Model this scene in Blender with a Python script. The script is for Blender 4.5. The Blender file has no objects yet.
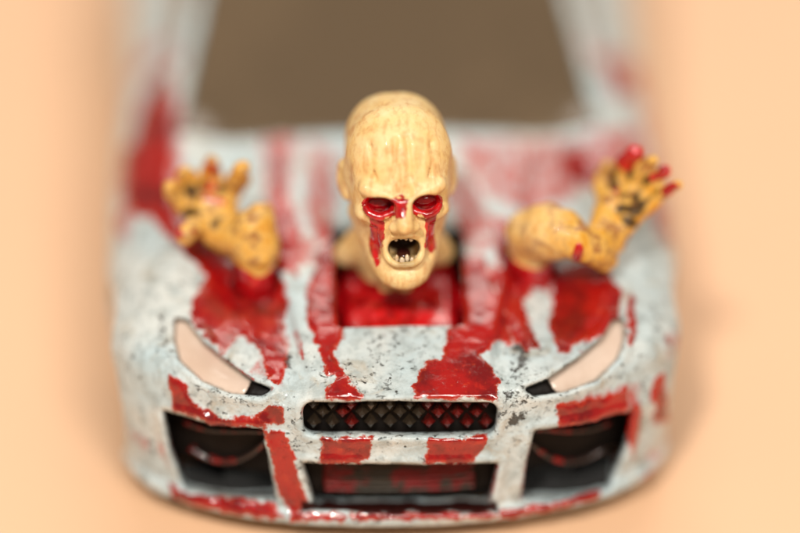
import bpy, math
import numpy as np

MM = 0.001
rng = np.random.default_rng(7)
f32 = np.float32
scene = bpy.context.scene

# ------------------------------------------------------------------ camera
PITCH, YAW, DIST, LENS = math.radians(35.0), math.radians(1.9), 227.0, 179.0
PXMM = LENS * 800.0 / (36.0 * DIST)          # photo pixels per mm on the focal plane
FWD = np.array([math.sin(YAW) * math.cos(PITCH), math.cos(YAW) * math.cos(PITCH), -math.sin(PITCH)])
RGT = np.array([math.cos(YAW), -math.sin(YAW), 0.0])
UPV = np.cross(RGT, FWD)
AIM = np.array([0.0, 1.0, 9.2]) + UPV * (402 - 266.5) / PXMM
CAMP = AIM - FWD * DIST

cd = bpy.data.cameras.new('camera')
cam = bpy.data.objects.new('camera', cd)
scene.collection.objects.link(cam)
scene.camera = cam
from mathutils import Matrix, Vector
m3 = Matrix((RGT, UPV, -FWD)).transposed()
cam.matrix_world = Matrix.Translation(Vector(CAMP * MM)) @ m3.to_4x4()
cd.lens = LENS
cd.sensor_width = 36
cd.clip_start = 0.005
cd.clip_end = 20
cd.dof.use_dof = True
cd.dof.focus_distance = (DIST + 0.3) * MM
cd.dof.aperture_fstop = 6.2

def P(px, py, dd=0.0):
    """photo pixel at a depth of dd mm behind the plane of focus -> millimetres"""
    s = (DIST + dd) / DIST / PXMM
    return AIM + FWD * dd + RGT * ((px - 400) * s) + UPV * ((266.5 - py) * s)

# ------------------------------------------------------------------ light
world = bpy.data.worlds.new('World')
scene.world = world
world.use_nodes = True
bg = world.node_tree.nodes['Background']
bg.inputs[0].default_value = (1.0, 0.80, 0.62, 1)
bg.inputs[1].default_value = 0.25

def lamp(name, loc, target, size, power, col):
    ld = bpy.data.lights.new(name, 'AREA')
    ld.shape = 'DISK'; ld.size = size; ld.energy = power; ld.color = col
    o = bpy.data.objects.new(name, ld)
    scene.collection.objects.link(o)
    o.location = loc
    o.rotation_euler = (Vector(target) - Vector(loc)).to_track_quat('-Z', 'Y').to_euler()
    return o
lamp('soft_lamp', (0.06, 0.42, 0.42), (0, 0.01, 0.01), 0.38, 1.25, (1.0, 0.93, 0.84))
lamp('front_lamp', (0.12, -0.30, 0.42), (0, 0.01, 0.01), 0.18, 1.45, (1.0, 0.94, 0.86))
lamp('key_lamp', (-0.10, -0.22, 0.40), (0, 0.01, 0.01), 0.030, 1.5, (1.0, 0.95, 0.88))

scene.view_settings.view_transform = 'Standard'
scene.view_settings.look = 'None'
scene.view_settings.exposure = 0.0
scene.view_settings.gamma = 1.0
scene.render.engine = 'CYCLES'

# ------------------------------------------------------------------ object helpers
def link(name, me, parent=None, mat=None):
    o = bpy.data.objects.new(name, me)
    scene.collection.objects.link(o)
    if mat is not None and me is not None and not me.materials:
        me.materials.append(mat)
    if parent is not None:
        o.parent = parent
    return o

def tag(o, label, cat, group=None):
    o['label'] = label; o['category'] = cat
    if group: o['group'] = group
    return o

def empty(name, loc):
    o = bpy.data.objects.new(name, None)
    scene.collection.objects.link(o)
    o.location = Vector(loc) * MM
    o.empty_display_size = 0.005
    return o

def mesh_np(name, v, quads, smooth=True):
    """fast mesh from numpy: v in metres, quads (n,4)"""
    me = bpy.data.meshes.new(name)
    n = len(quads); k = quads.shape[1]
    me.vertices.add(len(v)); me.vertices.foreach_set('co', v.astype(f32).ravel())
    me.loops.add(n * k); me.loops.foreach_set('vertex_index', quads.astype(np.int32).ravel())
    me.polygons.add(n)
    me.polygons.foreach_set('loop_start', np.arange(0, n * k, k, dtype=np.int32))
    me.polygons.foreach_set('loop_total', np.full(n, k, dtype=np.int32))
    me.polygons.foreach_set('use_smooth', np.full(n, smooth, dtype=bool))
    me.update(); me.validate()
    return me

def set_attr(me, name, vals):
    a = me.attributes.new(name, 'FLOAT', 'POINT')
    a.data.foreach_set('value', vals.astype(f32))

# ------------------------------------------------------------------ distance-field tools
def smin(a, b, k):
    h = np.maximum(k - np.abs(a - b), 0) / k
    return np.minimum(a, b) - h * h * (k * 0.25)
def smax(a, b, k):
    return -smin(-a, -b, k)
def sstep(a, b, x):
    t = np.clip((x - a) / (b - a), 0, 1)
    return t * t * (3 - 2 * t)

class Field:
    def __init__(s, lo, hi, h):
        s.lo = np.array(lo, float); s.h = h
        s.n = np.ceil((np.array(hi) - s.lo) / h).astype(int) + 1
        s.ax = [(s.lo[i] + h * np.arange(s.n[i])).astype(f32) for i in range(3)]
        s.f = np.full(tuple(s.n), 3.0, dtype=f32)
    def sub(s, lo, hi):
        a = np.clip(np.floor((np.array(lo) - s.lo) / s.h).astype(int), 0, s.n - 1)
        b = np.clip(np.ceil((np.array(hi) - s.lo) / s.h).astype(int) + 1, a + 1, s.n)
        sl = tuple(slice(a[i], b[i]) for i in range(3))
        X = s.ax[0][sl[0]][:, None, None]; Y = s.ax[1][sl[1]][None, :, None]; Z = s.ax[2][sl[2]][None, None, :]
        return sl, X, Y, Z
    def add(s, fn, c, r, k, neg=False):
        c = np.array(c, float)
        m = r + k + 0.3
        sl, X, Y, Z = s.sub(c - m, c + m)
        d = fn(X, Y, Z)
        s.f[sl] = smax(s.f[sl], -d, k) if neg else smin(s.f[sl], d, k)
    def grad_at(s, v):
        e = s.h
        g = np.stack([s.at(v + np.eye(3)[i] * e) - s.at(v - np.eye(3)[i] * e) for i in range(3)], 1)
        return g / np.maximum(np.linalg.norm(g, axis=1, keepdims=True), 1e-6)
    def at(s, v):
        t = (v - s.lo) / s.h
        t = np.clip(t, 0, s.n - 1.001)
        i = t.astype(int); w = t - i
        r = 0
        for dx in (0, 1):
            for dy in (0, 1):
                for dz in (0, 1):
                    r = r + s.f[i[:, 0] + dx, i[:, 1] + dy, i[:, 2] + dz] * \
                        (w[:, 0] if dx else 1 - w[:, 0]) * (w[:, 1] if dy else 1 - w[:, 1]) * (w[:, 2] if dz else 1 - w[:, 2])
        return r
    def hit(s, px, py):
        """where the line through a photo pixel meets the surface"""
        dd = np.arange(-14, 45, 0.05)
        pts = np.array([P(px, py, d) for d in dd])
        inside = np.all((pts > s.lo) & (pts < s.lo + s.h * (s.n - 1)), axis=1)
        v = np.where(inside, s.at(pts), 9)
        j = np.argmax(v < 0)
        return pts[j] if v[j] < 0 else None
    def nets(s):
        """surface nets: field -> vertices (mm), quads"""
        f = s.f; S = f < 0
        n = S.shape
        cnt = np.zeros((n[0] - 1, n[1] - 1, n[2] - 1), np.int8)
        for a in (0, 1):
            for b in (0, 1):
                for c in (0, 1):
                    cnt += S[a:n[0] - 1 + a, b:n[1] - 1 + b, c:n[2] - 1 + c]
        ci = np.argwhere((cnt > 0) & (cnt < 8))
        ids = np.full(cnt.shape, -1, np.int32)
        ids[ci[:, 0], ci[:, 1], ci[:, 2]] = np.arange(len(ci))
        acc = np.zeros((len(ci), 3)); w = np.zeros(len(ci))
        C = [(a, b, c) for a in (0, 1) for b in (0, 1) for c in (0, 1)]
        val = {c: f[ci[:, 0] + c[0], ci[:, 1] + c[1], ci[:, 2] + c[2]] for c in C}
        for a in C:
            for b in C:
                if sum(b) - sum(a) == 1 and sum(abs(b[i] - a[i]) for i in range(3)) == 1:
                    va, vb = val[a], val[b]
                    x = (va < 0) != (vb < 0)
                    t = np.where(x, va / np.where(x, va - vb, 1), 0)
                    p = np.array(a)[None, :] + t[:, None] * (np.array(b) - np.array(a))[None, :]
                    acc += p * x[:, None]; w += x
        v = s.lo + s.h * (ci + acc / w[:, None])
        Q = []
        for ax in range(3):
            u1, u2 = (ax + 1) % 3, (ax + 2) % 3
            sa = [slice(None)] * 3; sb = [slice(None)] * 3
            sa[ax] = slice(0, n[ax] - 1); sb[ax] = slice(1, n[ax])
            A = S[tuple(sa)]; B = S[tuple(sb)]
            e = np.argwhere(A != B)
            ok = (e[:, u1] > 0) & (e[:, u1] < n[u1] - 1) & (e[:, u2] > 0) & (e[:, u2] < n[u2] - 1)
            e = e[ok]
            flip = ~A[e[:, 0], e[:, 1], e[:, 2]]
            def cell(d1, d2):
                g = e.copy(); g[:, u1] -= d1; g[:, u2] -= d2
                return ids[g[:, 0], g[:, 1], g[:, 2]]
            q = np.stack([cell(1, 1), cell(0, 1), cell(0, 0), cell(1, 0)], 1)
            q[flip] = q[flip][:, ::-1]
            Q.append(q)
        return v, np.concatenate(Q)

def relax(v, q, it=2, lam=0.5):
    """light smoothing of a quad mesh"""
    e = np.concatenate([q[:, [0, 1]], q[:, [1, 2]], q[:, [2, 3]], q[:, [3, 0]]])
    deg = np.bincount(e[:, 0], minlength=len(v)) + np.bincount(e[:, 1], minlength=len(v))
    for _ in range(it):
        o = np.empty_like(v)
        for i in range(3):
            o[:, i] = np.bincount(e[:, 0], v[e[:, 1], i], len(v)) + np.bincount(e[:, 1], v[e[:, 0], i], len(v))
        v = v + lam * (o / deg[:, None] - v)
    return v

def vnormals(v, q):
    n = np.cross(v[q[:, 2]] - v[q[:, 0]], v[q[:, 3]] - v[q[:, 1]])
    r = np.zeros_like(v)
    for i in range(3):
        r[:, i] = sum(np.bincount(q[:, j], n[:, i], len(v)) for j in range(4))
    return r / np.maximum(np.linalg.norm(r, axis=1, keepdims=True), 1e-12)

_T = rng.random((64, 64, 64)).astype(f32) * 2 - 1
def noise(p, sc):
    t = p * sc + 100.3
    i = np.floor(t).astype(int); w = t - i; w = w * w * (3 - 2 * w)
    r = 0
    for dx in (0, 1):
        for dy in (0, 1):
            for dz in (0, 1):
                r = r + _T[(i[:, 0] + dx) % 64, (i[:, 1] + dy) % 64, (i[:, 2] + dz) % 64] * \
                    (w[:, 0] if dx else 1 - w[:, 0]) * (w[:, 1] if dy else 1 - w[:, 1]) * (w[:, 2] if dz else 1 - w[:, 2])
    return r

def sdpoly(x, y, poly):
    """signed distance to a polygon, negative inside; x,y broadcastable arrays"""
    poly = np.asarray(poly, float)
    d = np.full(np.broadcast(x, y).shape, 1e9); s = np.ones(d.shape)
    n = len(poly)
    for i in range(n):
        a = poly[i]; b = poly[i - 1]
        ex, ey = b - a
        wx, wy = x - a[0], y - a[1]
        t = np.clip((wx * ex + wy * ey) / max(ex * ex + ey * ey, 1e-9), 0, 1)
        d = np.minimum(d, (wx - ex * t) ** 2 + (wy - ey * t) ** 2)
        c1 = y >= a[1]; c2 = y < b[1]; c3 = ex * wy > ey * wx
        fl = (c1 & c2 & c3) | (~c1 & ~c2 & ~c3)
        s = np.where(fl, -s, s)
    return s * np.sqrt(d)

def capsule(a, b, ra, rb):
    a = np.array(a, float); b = np.array(b, float); ba = b - a; L2 = float(ba @ ba) + 1e-9
    def fn(X, Y, Z):
        t = np.clip(((X - a[0]) * ba[0] + (Y - a[1]) * ba[1] + (Z - a[2]) * ba[2]) / L2, 0, 1)
        return (np.sqrt((X - a[0] - ba[0] * t) ** 2 + (Y - a[1] - ba[1] * t) ** 2 + (Z - a[2] - ba[2] * t) ** 2) - (ra + (rb - ra) * t)).astype(f32)
    return fn
def ellip(c, r):
    def fn(X, Y, Z):
        x, y, z = (X - c[0]), (Y - c[1]), (Z - c[2])
        k0 = np.sqrt((x / r[0]) ** 2 + (y / r[1]) ** 2 + (z / r[2]) ** 2)
        k1 = np.sqrt((x / r[0] ** 2) ** 2 + (y / r[1] ** 2) ** 2 + (z / r[2] ** 2) ** 2)
        return (k0 * (k0 - 1) / np.maximum(k1, 1e-5)).astype(f32)
    return fn
def rbox(c, hs, r):
    def fn(X, Y, Z):
        x, y, z = np.abs(X - c[0]) - hs[0] + r, np.abs(Y - c[1]) - hs[1] + r, np.abs(Z - c[2]) - hs[2] + r
        return (np.sqrt(np.maximum(x, 0) ** 2 + np.maximum(y, 0) ** 2 + np.maximum(z, 0) ** 2) + np.minimum(np.maximum(x, np.maximum(y, z)), 0) - r).astype(f32)
    return fn

# ------------------------------------------------------------------ materials
class NT:
    def __init__(s, name):
        s.m = bpy.data.materials.new(name); s.m.use_nodes = True
        s.t = s.m.node_tree; s.b = s.t.nodes['Principled BSDF']
        tc = s.t.nodes.new('ShaderNodeTexCoord'); mp = s.t.nodes.new('ShaderNodeMapping')
        mp.inputs['Scale'].default_value = (1000, 1000, 1000)
        s.t.links.new(tc.outputs['Object'], mp.inputs[0])
        s.co = mp.outputs[0]
    def L(s, a, b):
        if hasattr(a, 'is_output'): s.t.links.new(a, b)
        else: b.default_value = a
    def stretch(s, sc):
        mp = s.t.nodes.new('ShaderNodeMapping'); mp.inputs['Scale'].default_value = sc
        s.t.links.new(s.co, mp.inputs[0]); return mp.outputs[0]
    def noise(s, scale, detail=3, rough=0.55, co=None, dist=0.0):
        n = s.t.nodes.new('ShaderNodeTexNoise')
        n.inputs['Scale'].default_value = scale; n.inputs['Detail'].default_value = detail
        n.inputs['Roughness'].default_value = rough; n.inputs['Distortion'].default_value = dist
        s.t.links.new(co or s.co, n.inputs['Vector']); return n.outputs['Fac']
    def voro(s, scale, feature='F1', co=None, out='Distance'):
        n = s.t.nodes.new('ShaderNodeTexVoronoi'); n.feature = feature
        n.inputs['Scale'].default_value = scale
        s.t.links.new(co or s.co, n.inputs['Vector']); return n.outputs[out]
    def attr(s, name):
        n = s.t.nodes.new('ShaderNodeAttribute'); n.attribute_name = name; return n.outputs['Fac']
    def math(s, op, a, b=0.0, clamp=False):
        n = s.t.nodes.new('ShaderNodeMath'); n.operation = op; n.use_clamp = clamp
        s.L(a, n.inputs[0]); s.L(b, n.inputs[1]); return n.outputs[0]
    def step(s, x, a, b):
        n = s.t.nodes.new('ShaderNodeMapRange'); n.interpolation_type = 'SMOOTHSTEP'
        s.L(x, n.inputs[0]); n.inputs[1].default_value = a; n.inputs[2].default_value = b
        return n.outputs[0]
    def mix(s, f, a, b):
        n = s.t.nodes.new('ShaderNodeMix'); n.data_type = 'RGBA'
        s.L(f, n.inputs['Factor'])
        s.L(a if hasattr(a, 'is_output') else (*a, 1), n.inputs[6]); s.L(b if hasattr(b, 'is_output') else (*b, 1), n.inputs[7])
        return n.outputs[2]
    def mixf(s, f, a, b):
        n = s.t.nodes.new('ShaderNodeMix'); s.L(f, n.inputs[0]); s.L(a, n.inputs[2]); s.L(b, n.inputs[3]); return n.outputs[0]
    def bump(s, h, strength, dist_mm):
        n = s.t.nodes.new('ShaderNodeBump'); n.inputs['Strength'].default_value = strength
        n.inputs['Distance'].default_value = dist_mm * MM
        s.L(h, n.inputs['Height']); s.t.links.new(n.outputs[0], s.b.inputs['Normal'])
    def set(s, **kw):
        for k, v in kw.items():
            s.L(v if not (isinstance(v, tuple) and len(v) == 3) else (*v, 1), s.b.inputs[k.replace('_', ' ')])

def blood_colour(n):
    big = n.noise(0.5, 4, 0.6); fine = n.noise(2.4, 4)
    c = n.mix(n.step(big, 0.34, 0.62), (0.16, 0.0018, 0.004), (0.36, 0.005, 0.005))
    c = n.mix(n.math('MULTIPLY', n.step(n.noise(1.1, 4, 0.65), 0.55, 0.75), 0.7), c, (0.50, 0.020, 0.008))
    return n.mix(n.math('MULTIPLY', n.step(fine, 0.60, 0.78), 0.6), c, (0.56, 0.05, 0.012))

def mat_paint():
    n = NT('weathered_paint')
    big = n.noise(0.22, 4); mid = n.noise(1.1, 5, 0.62); fine = n.noise(5.0, 4, 0.6)
    base = n.mix(n.step(big, 0.3, 0.7), (0.46, 0.57, 0.60), (0.62, 0.66, 0.64))
    base = n.mix(n.math('MULTIPLY', n.step(mid, 0.44, 0.68), 0.70), base, (0.31, 0.37, 0.37))
    base = n.mix(n.math('MULTIPLY', n.step(n.noise(0.55, 5, 0.65, dist=0.6), 0.54, 0.70), 0.45), base, (0.40, 0.31, 0.19))
    # chips and scratches down to dark primer
    clump = n.step(n.noise(0.42, 4, 0.6), 0.44, 0.62)
    chips = n.math('MULTIPLY', n.step(n.noise(2.9, 6, 0.72, co=n.stretch((0.7, 1.1, 1.1)), dist=0.5), 0.57, 0.64), clump)
    fleck = n.math('MULTIPLY', n.step(n.voro(1.15), 0.11, 0.05), n.step(n.noise(0.7, 2), 0.48, 0.55))
    chips = n.math('MAXIMUM', chips, fleck)
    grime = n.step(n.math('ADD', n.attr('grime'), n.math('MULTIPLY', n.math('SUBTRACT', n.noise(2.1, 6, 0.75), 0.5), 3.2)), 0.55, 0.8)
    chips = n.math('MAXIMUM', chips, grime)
    scr = n.step(n.voro(0.55, 'DISTANCE_TO_EDGE', co=n.stretch((1.2, 0.7, 1.0))), 0.035, 0.012)
    scr = n.math('MULTIPLY', scr, n.step(n.noise(0.9, 3), 0.56, 0.66))
    dark = n.math('MAXIMUM', chips, n.math('MULTIPLY', scr, 0.25), True)
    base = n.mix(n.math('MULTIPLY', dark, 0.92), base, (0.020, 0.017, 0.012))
    # blood: thick glossy patches with ragged edge, thin brushed wash elsewhere
    bl = n.attr('blood'); thin = n.attr('thin')
    rag = n.math('MULTIPLY', n.math('SUBTRACT', n.noise(1.5, 5, 0.65), 0.5), 1.1)
    d = n.math('ADD', bl, rag)
    mask = n.step(d, -0.05, 0.09)
    streak = n.step(n.noise(1.2, 5, 0.7, co=n.stretch((1.8, 0.7, 0.7))), 0.38, 0.60)
    tmask = n.math('MULTIPLY', n.step(n.math('ADD', thin, rag), -0.15, 0.35), n.mixf(streak, 0.30, 1.0))
    spl = n.step(n.noise(0.75, 6, 0.72), 0.665, 0.70)
    col = n.mix(tmask, base, n.mix(fine, (0.52, 0.055, 0.035), (0.36, 0.012, 0.010)))
    col = n.mix(n.math('MULTIPLY', spl, 0.7), col, (0.45, 0.05, 0.03))
    bc = blood_colour(n)
    worn = n.math('MULTIPLY', n.step(n.noise(2.2, 5, 0.7), 0.64, 0.74), 0.30)
    bc = n.mix(worn, bc, (0.60, 0.13, 0.05))
    bc = n.mix(n.math('MULTIPLY', n.step(d, 0.22, 0.04), 0.5), bc, (0.55, 0.055, 0.016))
    col = n.mix(mask, col, bc)
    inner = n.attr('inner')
    col = n.mix(inner, col, (0.026, 0.005, 0.004))            # inside of the casting and strip on the lower lip coloured dark
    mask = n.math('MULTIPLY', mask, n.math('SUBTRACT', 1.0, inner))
    n.set(Base_Color=col, Roughness=n.mixf(mask, n.mixf(fine, 0.30, 0.52), 0.11), Coat_Weight=n.math('MULTIPLY', n.mixf(mask, 0.25, 0.85), n.math('SUBTRACT', 1.0, inner)), Coat_Roughness=0.06, Specular_IOR_Level=n.mixf(inner, 0.5, 0.08))
    h = n.math('SUBTRACT', n.math('ADD', n.math('MULTIPLY', mid, 0.6), n.math('MULTIPLY', fine, 0.35)), n.math('MULTIPLY', dark, 0.5))
    h = n.math('MULTIPLY', h, n.mixf(mask, 1.0, 0.25))
    h = n.math('ADD', h, n.math('MULTIPLY', n.math('MULTIPLY', n.noise(0.7, 2, 0.4), mask), 0.9))
    n.bump(h, 1.0, 0.18)
    return n.m

def mat_skin():
    n = NT('painted_zombie_skin')
    hand = n.attr('hand'); bl = n.attr('blood'); dark = n.attr('stain_shade')
    big = n.noise(0.7, 4, 0.6); fine = n.noise(4.5, 5, 0.65)
    st = n.noise(1.5, 4, 0.6, co=n.stretch((1.9, 0.8, 0.55)), dist=0.4)
    c = n.mix(n.step(big, 0.35, 0.65), (0.80, 0.56, 0.23), (0.82, 0.63, 0.32))
    c = n.mix(n.math('MULTIPLY', n.step(st, 0.46, 0.70), 0.58), c, (0.60, 0.27, 0.08))
    c = n.mix(n.math('MULTIPLY', n.step(n.noise(1.5, 6, 0.7), 0.50, 0.68), 0.42), c, (0.52, 0.24, 0.07))
    hc = n.mix(n.step(n.noise(0.9, 4, 0.65), 0.38, 0.62), (0.66, 0.31, 0.025), (0.86, 0.59, 0.16))
    hc = n.mix(n.math('MULTIPLY', n.step(n.noise(0.9, 5, 0.65), 0.46, 0.60), 0.85), hc, (0.28, 0.075, 0.01))
    c = n.mix(hand, c, hc)
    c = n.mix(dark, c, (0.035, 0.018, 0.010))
    rag = n.math('MULTIPLY', n.math('SUBTRACT', n.noise(2.6, 4, 0.6), 0.5), 0.30)
    mask = n.step(n.math('ADD', bl, rag), -0.03, 0.05)
    bc = n.mix(n.step(n.noise(1.2, 3), 0.35, 0.65), (0.30, 0.002, 0.004), (0.60, 0.006, 0.010))
    c = n.mix(mask, c, bc)
    n.set(Base_Color=c, Roughness=n.mixf(mask, 0.48, 0.10), Coat_Weight=n.mixf(mask, 0.08, 0.9), Coat_Roughness=0.06)
    n.set(Specular_IOR_Level=n.mixf(dark, 0.5, 0.05))
    n.set(Subsurface_Weight=n.mixf(mask, 0.07, 0.0), Subsurface_Scale=0.0006)
    n.b.inputs['Subsurface Radius'].default_value = (1.0, 0.5, 0.25)
    n.bump(n.math('ADD', n.math('MULTIPLY', fine, 0.5), n.math('MULTIPLY', n.noise(11, 3), 0.25)), 0.55, 0.07)
    return n.m

def mat_plain(name, col, rough, coat=0.0, var=0.3, bump=0.0, metal=0.0, col2=None, cut=(0.4, 0.65), sc=0.9, spec=0.5):
    n = NT(name)
    a = n.noise(sc, 5, 0.65)
    c2 = col2 or tuple(min(1, x * (1 + var)) for x in col)
    n.set(Base_Color=n.mix(n.step(a, *cut), col, c2), Roughness=n.mixf(n.noise(3, 3), rough * 0.8, min(1, rough * 1.25)),
          Coat_Weight=coat, Coat_Roughness=0.08, Metallic=metal, Specular_IOR_Level=spec)
    if bump: n.bump(n.noise(4.0, 4), 0.6, bump)
    return n.m

M_PAINT = mat_paint()
M_SKIN = mat_skin()
M_BLACK = mat_plain('black_plastic', (0.007, 0.005, 0.004), 0.5, 0.0, bump=0.05, spec=0.15)
M_BLACKRED = mat_plain('black_plastic_bloodied', (0.02, 0.010, 0.008), 0.22, 0.6, bump=0.06, col2=(0.22, 0.006, 0.005), cut=(0.50, 0.60))
M_STUD = mat_plain('grille_plastic', (0.022, 0.015, 0.009), 0.16, 0.9, bump=0.10)
M_STUDRED = mat_plain('grille_plastic_bloodied', (0.025, 0.004, 0.003), 0.14, 1.0, bump=0.10, col2=(0.12, 0.004, 0.003))
M_RADIATOR = mat_plain('radiator_plastic', (0.040, 0.030, 0.019), 0.45, 0.0, bump=0.06, col2=(0.20, 0.007, 0.006), cut=(0.48, 0.58), sc=0.6)
M_GLASS = mat_plain('brown_tinted_glass', (0.105, 0.072, 0.041), 0.26, 0.5, var=0.2, sc=0.08)
M_LENS = mat_plain('frosted_headlight_lens', (0.70, 0.55, 0.45), 0.12, 0.8, col2=(0.60, 0.44, 0.34), cut=(0.35, 0.7), sc=0.3)
M_TYRE = mat_plain('tyre_rubber', (0.018, 0.017, 0.016), 0.7, bump=0.05)
M_RIM = mat_plain('grey_rim', (0.45, 0.44, 0.42), 0.3, metal=0.8)
M_TEETH = mat_plain('tooth_enamel', (0.78, 0.70, 0.55), 0.12, 0.7, col2=(0.55, 0.36, 0.18))
M_EYE = mat_plain('wet_red_eye', (0.20, 0.001, 0.003), 0.10, 0.6, col2=(0.42, 0.003, 0.006))
M_MOUTH = mat_plain('dark_mouth', (0.03, 0.006, 0.005), 0.15, 0.8)
M_BASE = mat_plain('chassis_plastic', (0.02, 0.02, 0.02), 0.5)

def mat_table():
    n = NT('peach_card')
    c = n.mix(n.noise(0.02, 3), (0.77, 0.475, 0.285), (0.80, 0.51, 0.315))
    n.set(Base_Color=c, Roughness=0.55)
    n.bump(n.noise(6, 4), 0.3, 0.05)
    return n.m

# ------------------------------------------------------------------ table
def grid_box(name, lo, hi, mat, parent=None, off=(0, 0, 0)):
    lo = np.array(lo, float) - off; hi = np.array(hi, float) - off
    v = np.array([[(lo, hi)[i][0], (lo, hi)[j][1], (lo, hi)[k][2]] for i in (0, 1) for j in (0, 1) for k in (0, 1)]) * MM
    q = np.array([[0, 1, 3, 2], [4, 6, 7, 5], [0, 4, 5, 1], [2, 3, 7, 6], [0, 2, 6, 4], [1, 5, 7, 3]])
    return link(name, mesh_np(name, v, q, False), parent, mat)
tb = grid_box('tabletop', (-900, -600, -18), (900, 1400, 0), mat_table())
tb['kind'] = 'structure'

# ------------------------------------------------------------------ car outer form
def car_outer(X, Y, Z):
    ax = np.abs(X)
    # deck height along the car
    zc = np.interp(Y, [-3, 0.6, 4, 9, 15, 22.5, 30, 50, 60, 73], [8.75, 9.55, 10.2, 11.25, 12.45, 13.7, 14.0, 14.0, 14.3, 13.2]).astype(f32)
    fen = 1.15 * np.exp(-((ax - 12.6) / 2.4) ** 2) * sstep(2.5, 11, Y)
    dome = 0.55 * (1 - sstep(-0.32, 0.32, ax - (5.1 + 0.20 * (Y - 2)))) * sstep(0, 6, Y) * (1 - sstep(19, 23, Y))
    valley = -0.35 * np.exp(-((ax - 9.4) / 1.8) ** 2) * sstep(2, 10, Y) * (1 - sstep(18, 24, Y))
    zt = zc - 0.0035 * ax ** 2 + fen + dome + valley
    bow = 0.0115 * ax ** 2 + 3.2e-5 * ax ** 4
    tilt = np.interp(Z, [0, 1.9, 2.3, 4, 6.4, 9, 12], [-0.75, -0.7, -0.15, 0.0, 0.15, 0.75, 1.8]).astype(f32)
    w = 17.0 + np.interp(Z, [0, 2, 5, 9, 12.5, 15], [-1.3, -0.6, -0.05, 0.0, -0.35, -1.6]).astype(f32) \
        + np.interp(Y, [0, 10, 20, 34, 48, 60, 73], [-0.15, 0.15, 0.0, -0.5, -0.1, 0.5, -0.6]).astype(f32)
    b = smax((bow + tilt - Y) * 0.9, (Z - zt) * 0.96, 0.8)
    b = smax(b, ax - w, 2.6)
    b = smax(b, (Y - 71.5 + 0.008 * ax ** 2), 2.0)
    b = smax(b, 1.25 - Z, 0.4)
    roof = np.interp(Y, [-5, 17.4, 21.5, 33, 38, 46, 60, 68], [-1.8, 11.3, 13.75, 19.7, 20.3, 20.1, 15.8, 13.0]).astype(f32) - 0.006 * X ** 2
    cab = smax((Z - roof) * 0.87, ax - (13.7 - 0.42 * (Z - 13.6)), 1.2)
    cab = np.maximum(cab, 10.0 - Z)
    return smin(b, cab, 0.7).astype(f32)

# oblique plane of the painted pattern: x across, q up the front and back over the bonnet
SQ, CQ = math.sin(math.radians(38)), math.cos(math.radians(38))
def qof(y, z): return y * SQ + z * CQ
SP, CP = math.sin(math.radians(24)), math.cos(math.radians(24))
def pof(y, z): return y * SP + z * CP            # slant of the ducts in the nose

F0 = Field((-17.6, -2.2, 0.2), (17.6, 29.0, 20.5), 0.125)
outer = car_outer(F0.ax[0][:, None, None], F0.ax[1][None, :, None], F0.ax[2][None, None, :])
F0.f = outer.copy()
hit = F0.hit
def surf(pts):
    out = []
    for px, py in pts:
        for k in range(0, 30, 2):                 # a point just off the outline slides in towards the car
            h = hit(px + (400 - px) * k * 0.002, py - k * (1 if py > 300 else 0))
            if h is not None: out.append(h); break
    return out
def poly_xz(pts): return [(h[0], h[2]) for h in surf(pts)]
def poly_xq(pts): return [(h[0], qof(h[1], h[2])) for h in surf(pts)]
def poly_xp(pts): return [(h[0], pof(h[1], h[2])) for h in surf(pts)]
def poly_xy(pts): return [(h[0], h[1]) for h in surf(pts)]
def mirror(poly): return [(-x, y) for x, y in poly][::-1]

# openings traced on the front of the car
PX_GRILLE = [(313, 413), (400, 412), (487, 413), (486, 424), (400, 425), (314, 424)]
PX_LOWER = ([(304, 464), (497, 464), (488, 506), (316, 506)])
PX_INTAKE = ([(164, 411), (214, 426), (262, 430), (268, 462), (275, 499), (230, 497), (186, 488), (172, 450)])
PX_INTAKE_R = ([(632, 411), (580, 426), (535, 431), (528, 462), (522, 499), (566, 497), (608, 488), (624, 450)])
CUTS = [poly_xp(p) for p in (PX_GRILLE, PX_LOWER, PX_INTAKE, PX_INTAKE_R)]
G_GRILLE, G_LOWER, G_INTAKE, G_INTAKE_R = [poly_xz(p) for p in (PX_GRILLE, PX_LOWER, PX_INTAKE, PX_INTAKE_R)]
H_LIGHT = poly_xq([(175, 318), (186, 320), (203, 342), (222, 358), (254, 382), (272, 389), (262, 396), (232, 393), (203, 381), (180, 360), (174, 338)])
H_LIGHT_R = poly_xq([(624, 318), (613, 320), (600, 340), (578, 358), (546, 380), (524, 389), (534, 396), (566, 391), (596, 380), (618, 358), (625, 338)])
CUT_HEAD = [(-3.3, 6.1), (3.75, 6.1), (3.95, 13.9), (-3.5, 13.9)]
ARM_L = P(257, 268, 6.0); ARM_R = P(531, 246, 6.5)

def lift2d(fld, poly, kind, r=0.2):
    """distance to a polygon prism, shaped for broadcasting on the field"""
    x, y, z = fld.ax
    if kind == 'xz':
        return (sdpoly(x[:, None].astype(float), z[None, :].astype(float), poly) - r).astype(f32)[:, None, :]
    if kind == 'xy':
        return (sdpoly(x[:, None].astype(float), y[None, :].astype(float), poly) - r).astype(f32)[:, :, None]
    q = (pof if kind == 'xp' else qof)(y[:, None], z[None, :]); q0 = float(q.min()); hq = 0.08
    qs = q0 + hq * np.arange(int((q.max() - q0) / hq) + 3)
    tab = (sdpoly(x[:, None].astype(float), qs[None, :], poly) - r).astype(f32)
    t = (q - q0) / hq; i = t.astype(int); w = (t - i).astype(f32)
    return tab[:, i] * (1 - w) + tab[:, i + 1] * w

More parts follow.
